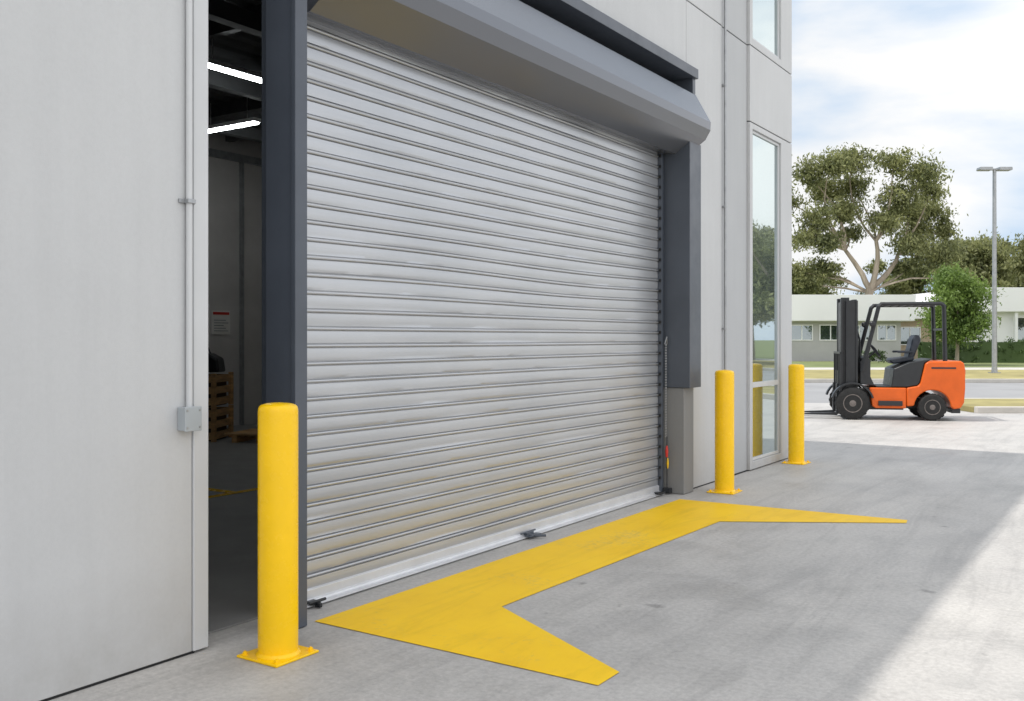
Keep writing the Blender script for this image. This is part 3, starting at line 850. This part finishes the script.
# ------------------------------------------------------------------ low buildings across the road
def low_building(loc, w, d, h, fascia, wall, label, wins, name="low_building", over=0.6):
    e = empty(name, loc, label, "building", rot=YAW)
    b = B(); b.box(-w/2,w/2,0,d,0,h-fascia); b.obj("wall", wall, e)
    b = B(); b.box(-w/2-over,w/2+over,-over,d+over,h-fascia+0.003,h); b.box(-w/2-over-0.05,w/2+over+0.05,-over-0.05,-over+0.003,h-fascia*0.98,h+0.04)
    b.obj("roof", M_WHITE, e, 0.01)
    for (x0,x1,z0,z1) in wins:
        b = B(); f = 0.06
        b.box(x0,x1,-0.05,-0.003,z0,z0+f); b.box(x0,x1,-0.05,-0.003,z1-f,z1); b.box(x0,x0+f,-0.05,-0.003,z0+f,z1-f); b.box(x1-f,x1,-0.05,-0.003,z0+f,z1-f)
        m = (x0+x1)/2; b.box(m-f/2,m+f/2,-0.05,-0.003,z0+f,z1-f)
        fr = b.obj("window", M_WHITE, e)
        b = B(); b.box(x0+f,m-f/2,-0.02,-0.003,z0+f,z1-f); b.box(m+f/2,x1-f,-0.02,-0.003,z0+f,z1-f)
        b.obj("glass_pane", M_GLASSD, fr)
    return e
low_building(W(19.0,60,0.1), 10.6, 8, 4.1, 1.6, M_CREAM, "long low white building with a deep flat fascia",
    [(-3.5,-2.0,1.3,2.3),(-1.6,-0.2,1.3,2.3),(0.2,1.6,1.3,2.3),(2.0,3.4,1.3,2.3),(3.8,5.0,1.3,2.3)])
low_building(W(26.6,63,0.1), 3.6, 8, 3.5, 0.8, M_BRICK, "low tan brick house with white fascia",
    [(-1.2,0.2,1.0,2.2)], name="brick_house")
rb = low_building(W(37.4,61,0.1), 16.0, 9, 4.6, 1.5, M_WHITE, "flat roofed white building with glazed entry bays",
    [(-5.4,-4.2,0.3,2.8),(-3.8,-2.2,0.3,2.8),(-1.8,0.0,0.3,2.8)])
for x in (-7.6,-5.6,-3.9,-2.0):
    b = B(); b.box(x-0.09,x+0.09,-0.5,-0.32,0,3.09); b.obj("verandah_post", M_WHITE, rb)

# ------------------------------------------------------------------ camera
cam = bpy.data.cameras.new("camera"); co = bpy.data.objects.new("camera", cam); scene.collection.objects.link(co)
cam.sensor_width = 36; cam.lens = 960/1024*36; cam.clip_end = 4000; cam.clip_start = 0.05
co.location = (0,0,1.5); co.rotation_euler = (math.radians(90),0,YAW)
cam.shift_y = -11.5/1024
scene.camera = co

# ------------------------------------------------------------------ light
sel = math.radians(61)
s = Vector((-0.8*math.cos(sel), -0.6*math.cos(sel), math.sin(sel)))
sl = bpy.data.lights.new("sun", "SUN"); sl.energy = 3.2; sl.angle = math.radians(0.8); sl.color = (1.0,0.955,0.89)
so = bpy.data.objects.new("sun", sl); scene.collection.objects.link(so)
so.rotation_euler = (-s).to_track_quat("-Z","Y").to_euler(); so.location = (0,0,30)

w = bpy.data.worlds.new("World"); scene.world = w; w.use_nodes = True
nt = w.node_tree; bg = nt.nodes["Background"]
sky = nd(nt, "ShaderNodeTexSky", sky_type="NISHITA"); sky.sun_disc = False
sky.sun_elevation = sel; sky.sun_rotation = math.atan2(-0.8,-0.6) % (2*math.pi)
sky.air_density = 1.0; sky.dust_density = 1.5
v = coords(nt, (1.0,1.0,2.4), "Generated")
c1 = noise(nt, v, 2.6, 8, 0.52, 0.25)
c2 = noise(nt, v, 1.1, 4, 0.5)
ad = nd(nt, "ShaderNodeMath", operation="MULTIPLY_ADD"); nt.links.new(c2, ad.inputs[0]); ad.inputs[1].default_value = 0.6; 
nt.links.new(c1, ad.inputs[2])
mask = ramp(nt, ad.outputs[0], [(0.75, 0.0), (0.90, 1.0)])
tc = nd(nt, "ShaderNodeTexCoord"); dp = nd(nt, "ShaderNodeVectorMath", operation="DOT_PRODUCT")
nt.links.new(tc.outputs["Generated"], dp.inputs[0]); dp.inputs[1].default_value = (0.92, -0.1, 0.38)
facade_fill = nd(nt, "ShaderNodeMapRange", interpolation_type="SMOOTHSTEP"); facade_fill.inputs[1].default_value = -0.35; facade_fill.inputs[2].default_value = 0.7
facade_fill.inputs[3].default_value = 0.0; facade_fill.inputs[4].default_value = 1.0
nt.links.new(dp.outputs["Value"], facade_fill.inputs[0])
cloud = mixc(nt, facade_fill.outputs[0], (7.3, 7.35, 7.4), (13.5, 13.2, 12.9))  # clouds and veil brightened on the unseen side to light the shaded facade
veil = mixc(nt, facade_fill.outputs[0], (4.2, 5.45, 7.0), (9.7, 10.1, 10.7))
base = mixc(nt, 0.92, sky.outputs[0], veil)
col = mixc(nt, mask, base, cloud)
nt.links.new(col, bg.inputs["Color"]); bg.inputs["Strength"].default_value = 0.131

scene.view_settings.view_transform = "Standard"; scene.view_settings.look = "None"; scene.view_settings.exposure = 0
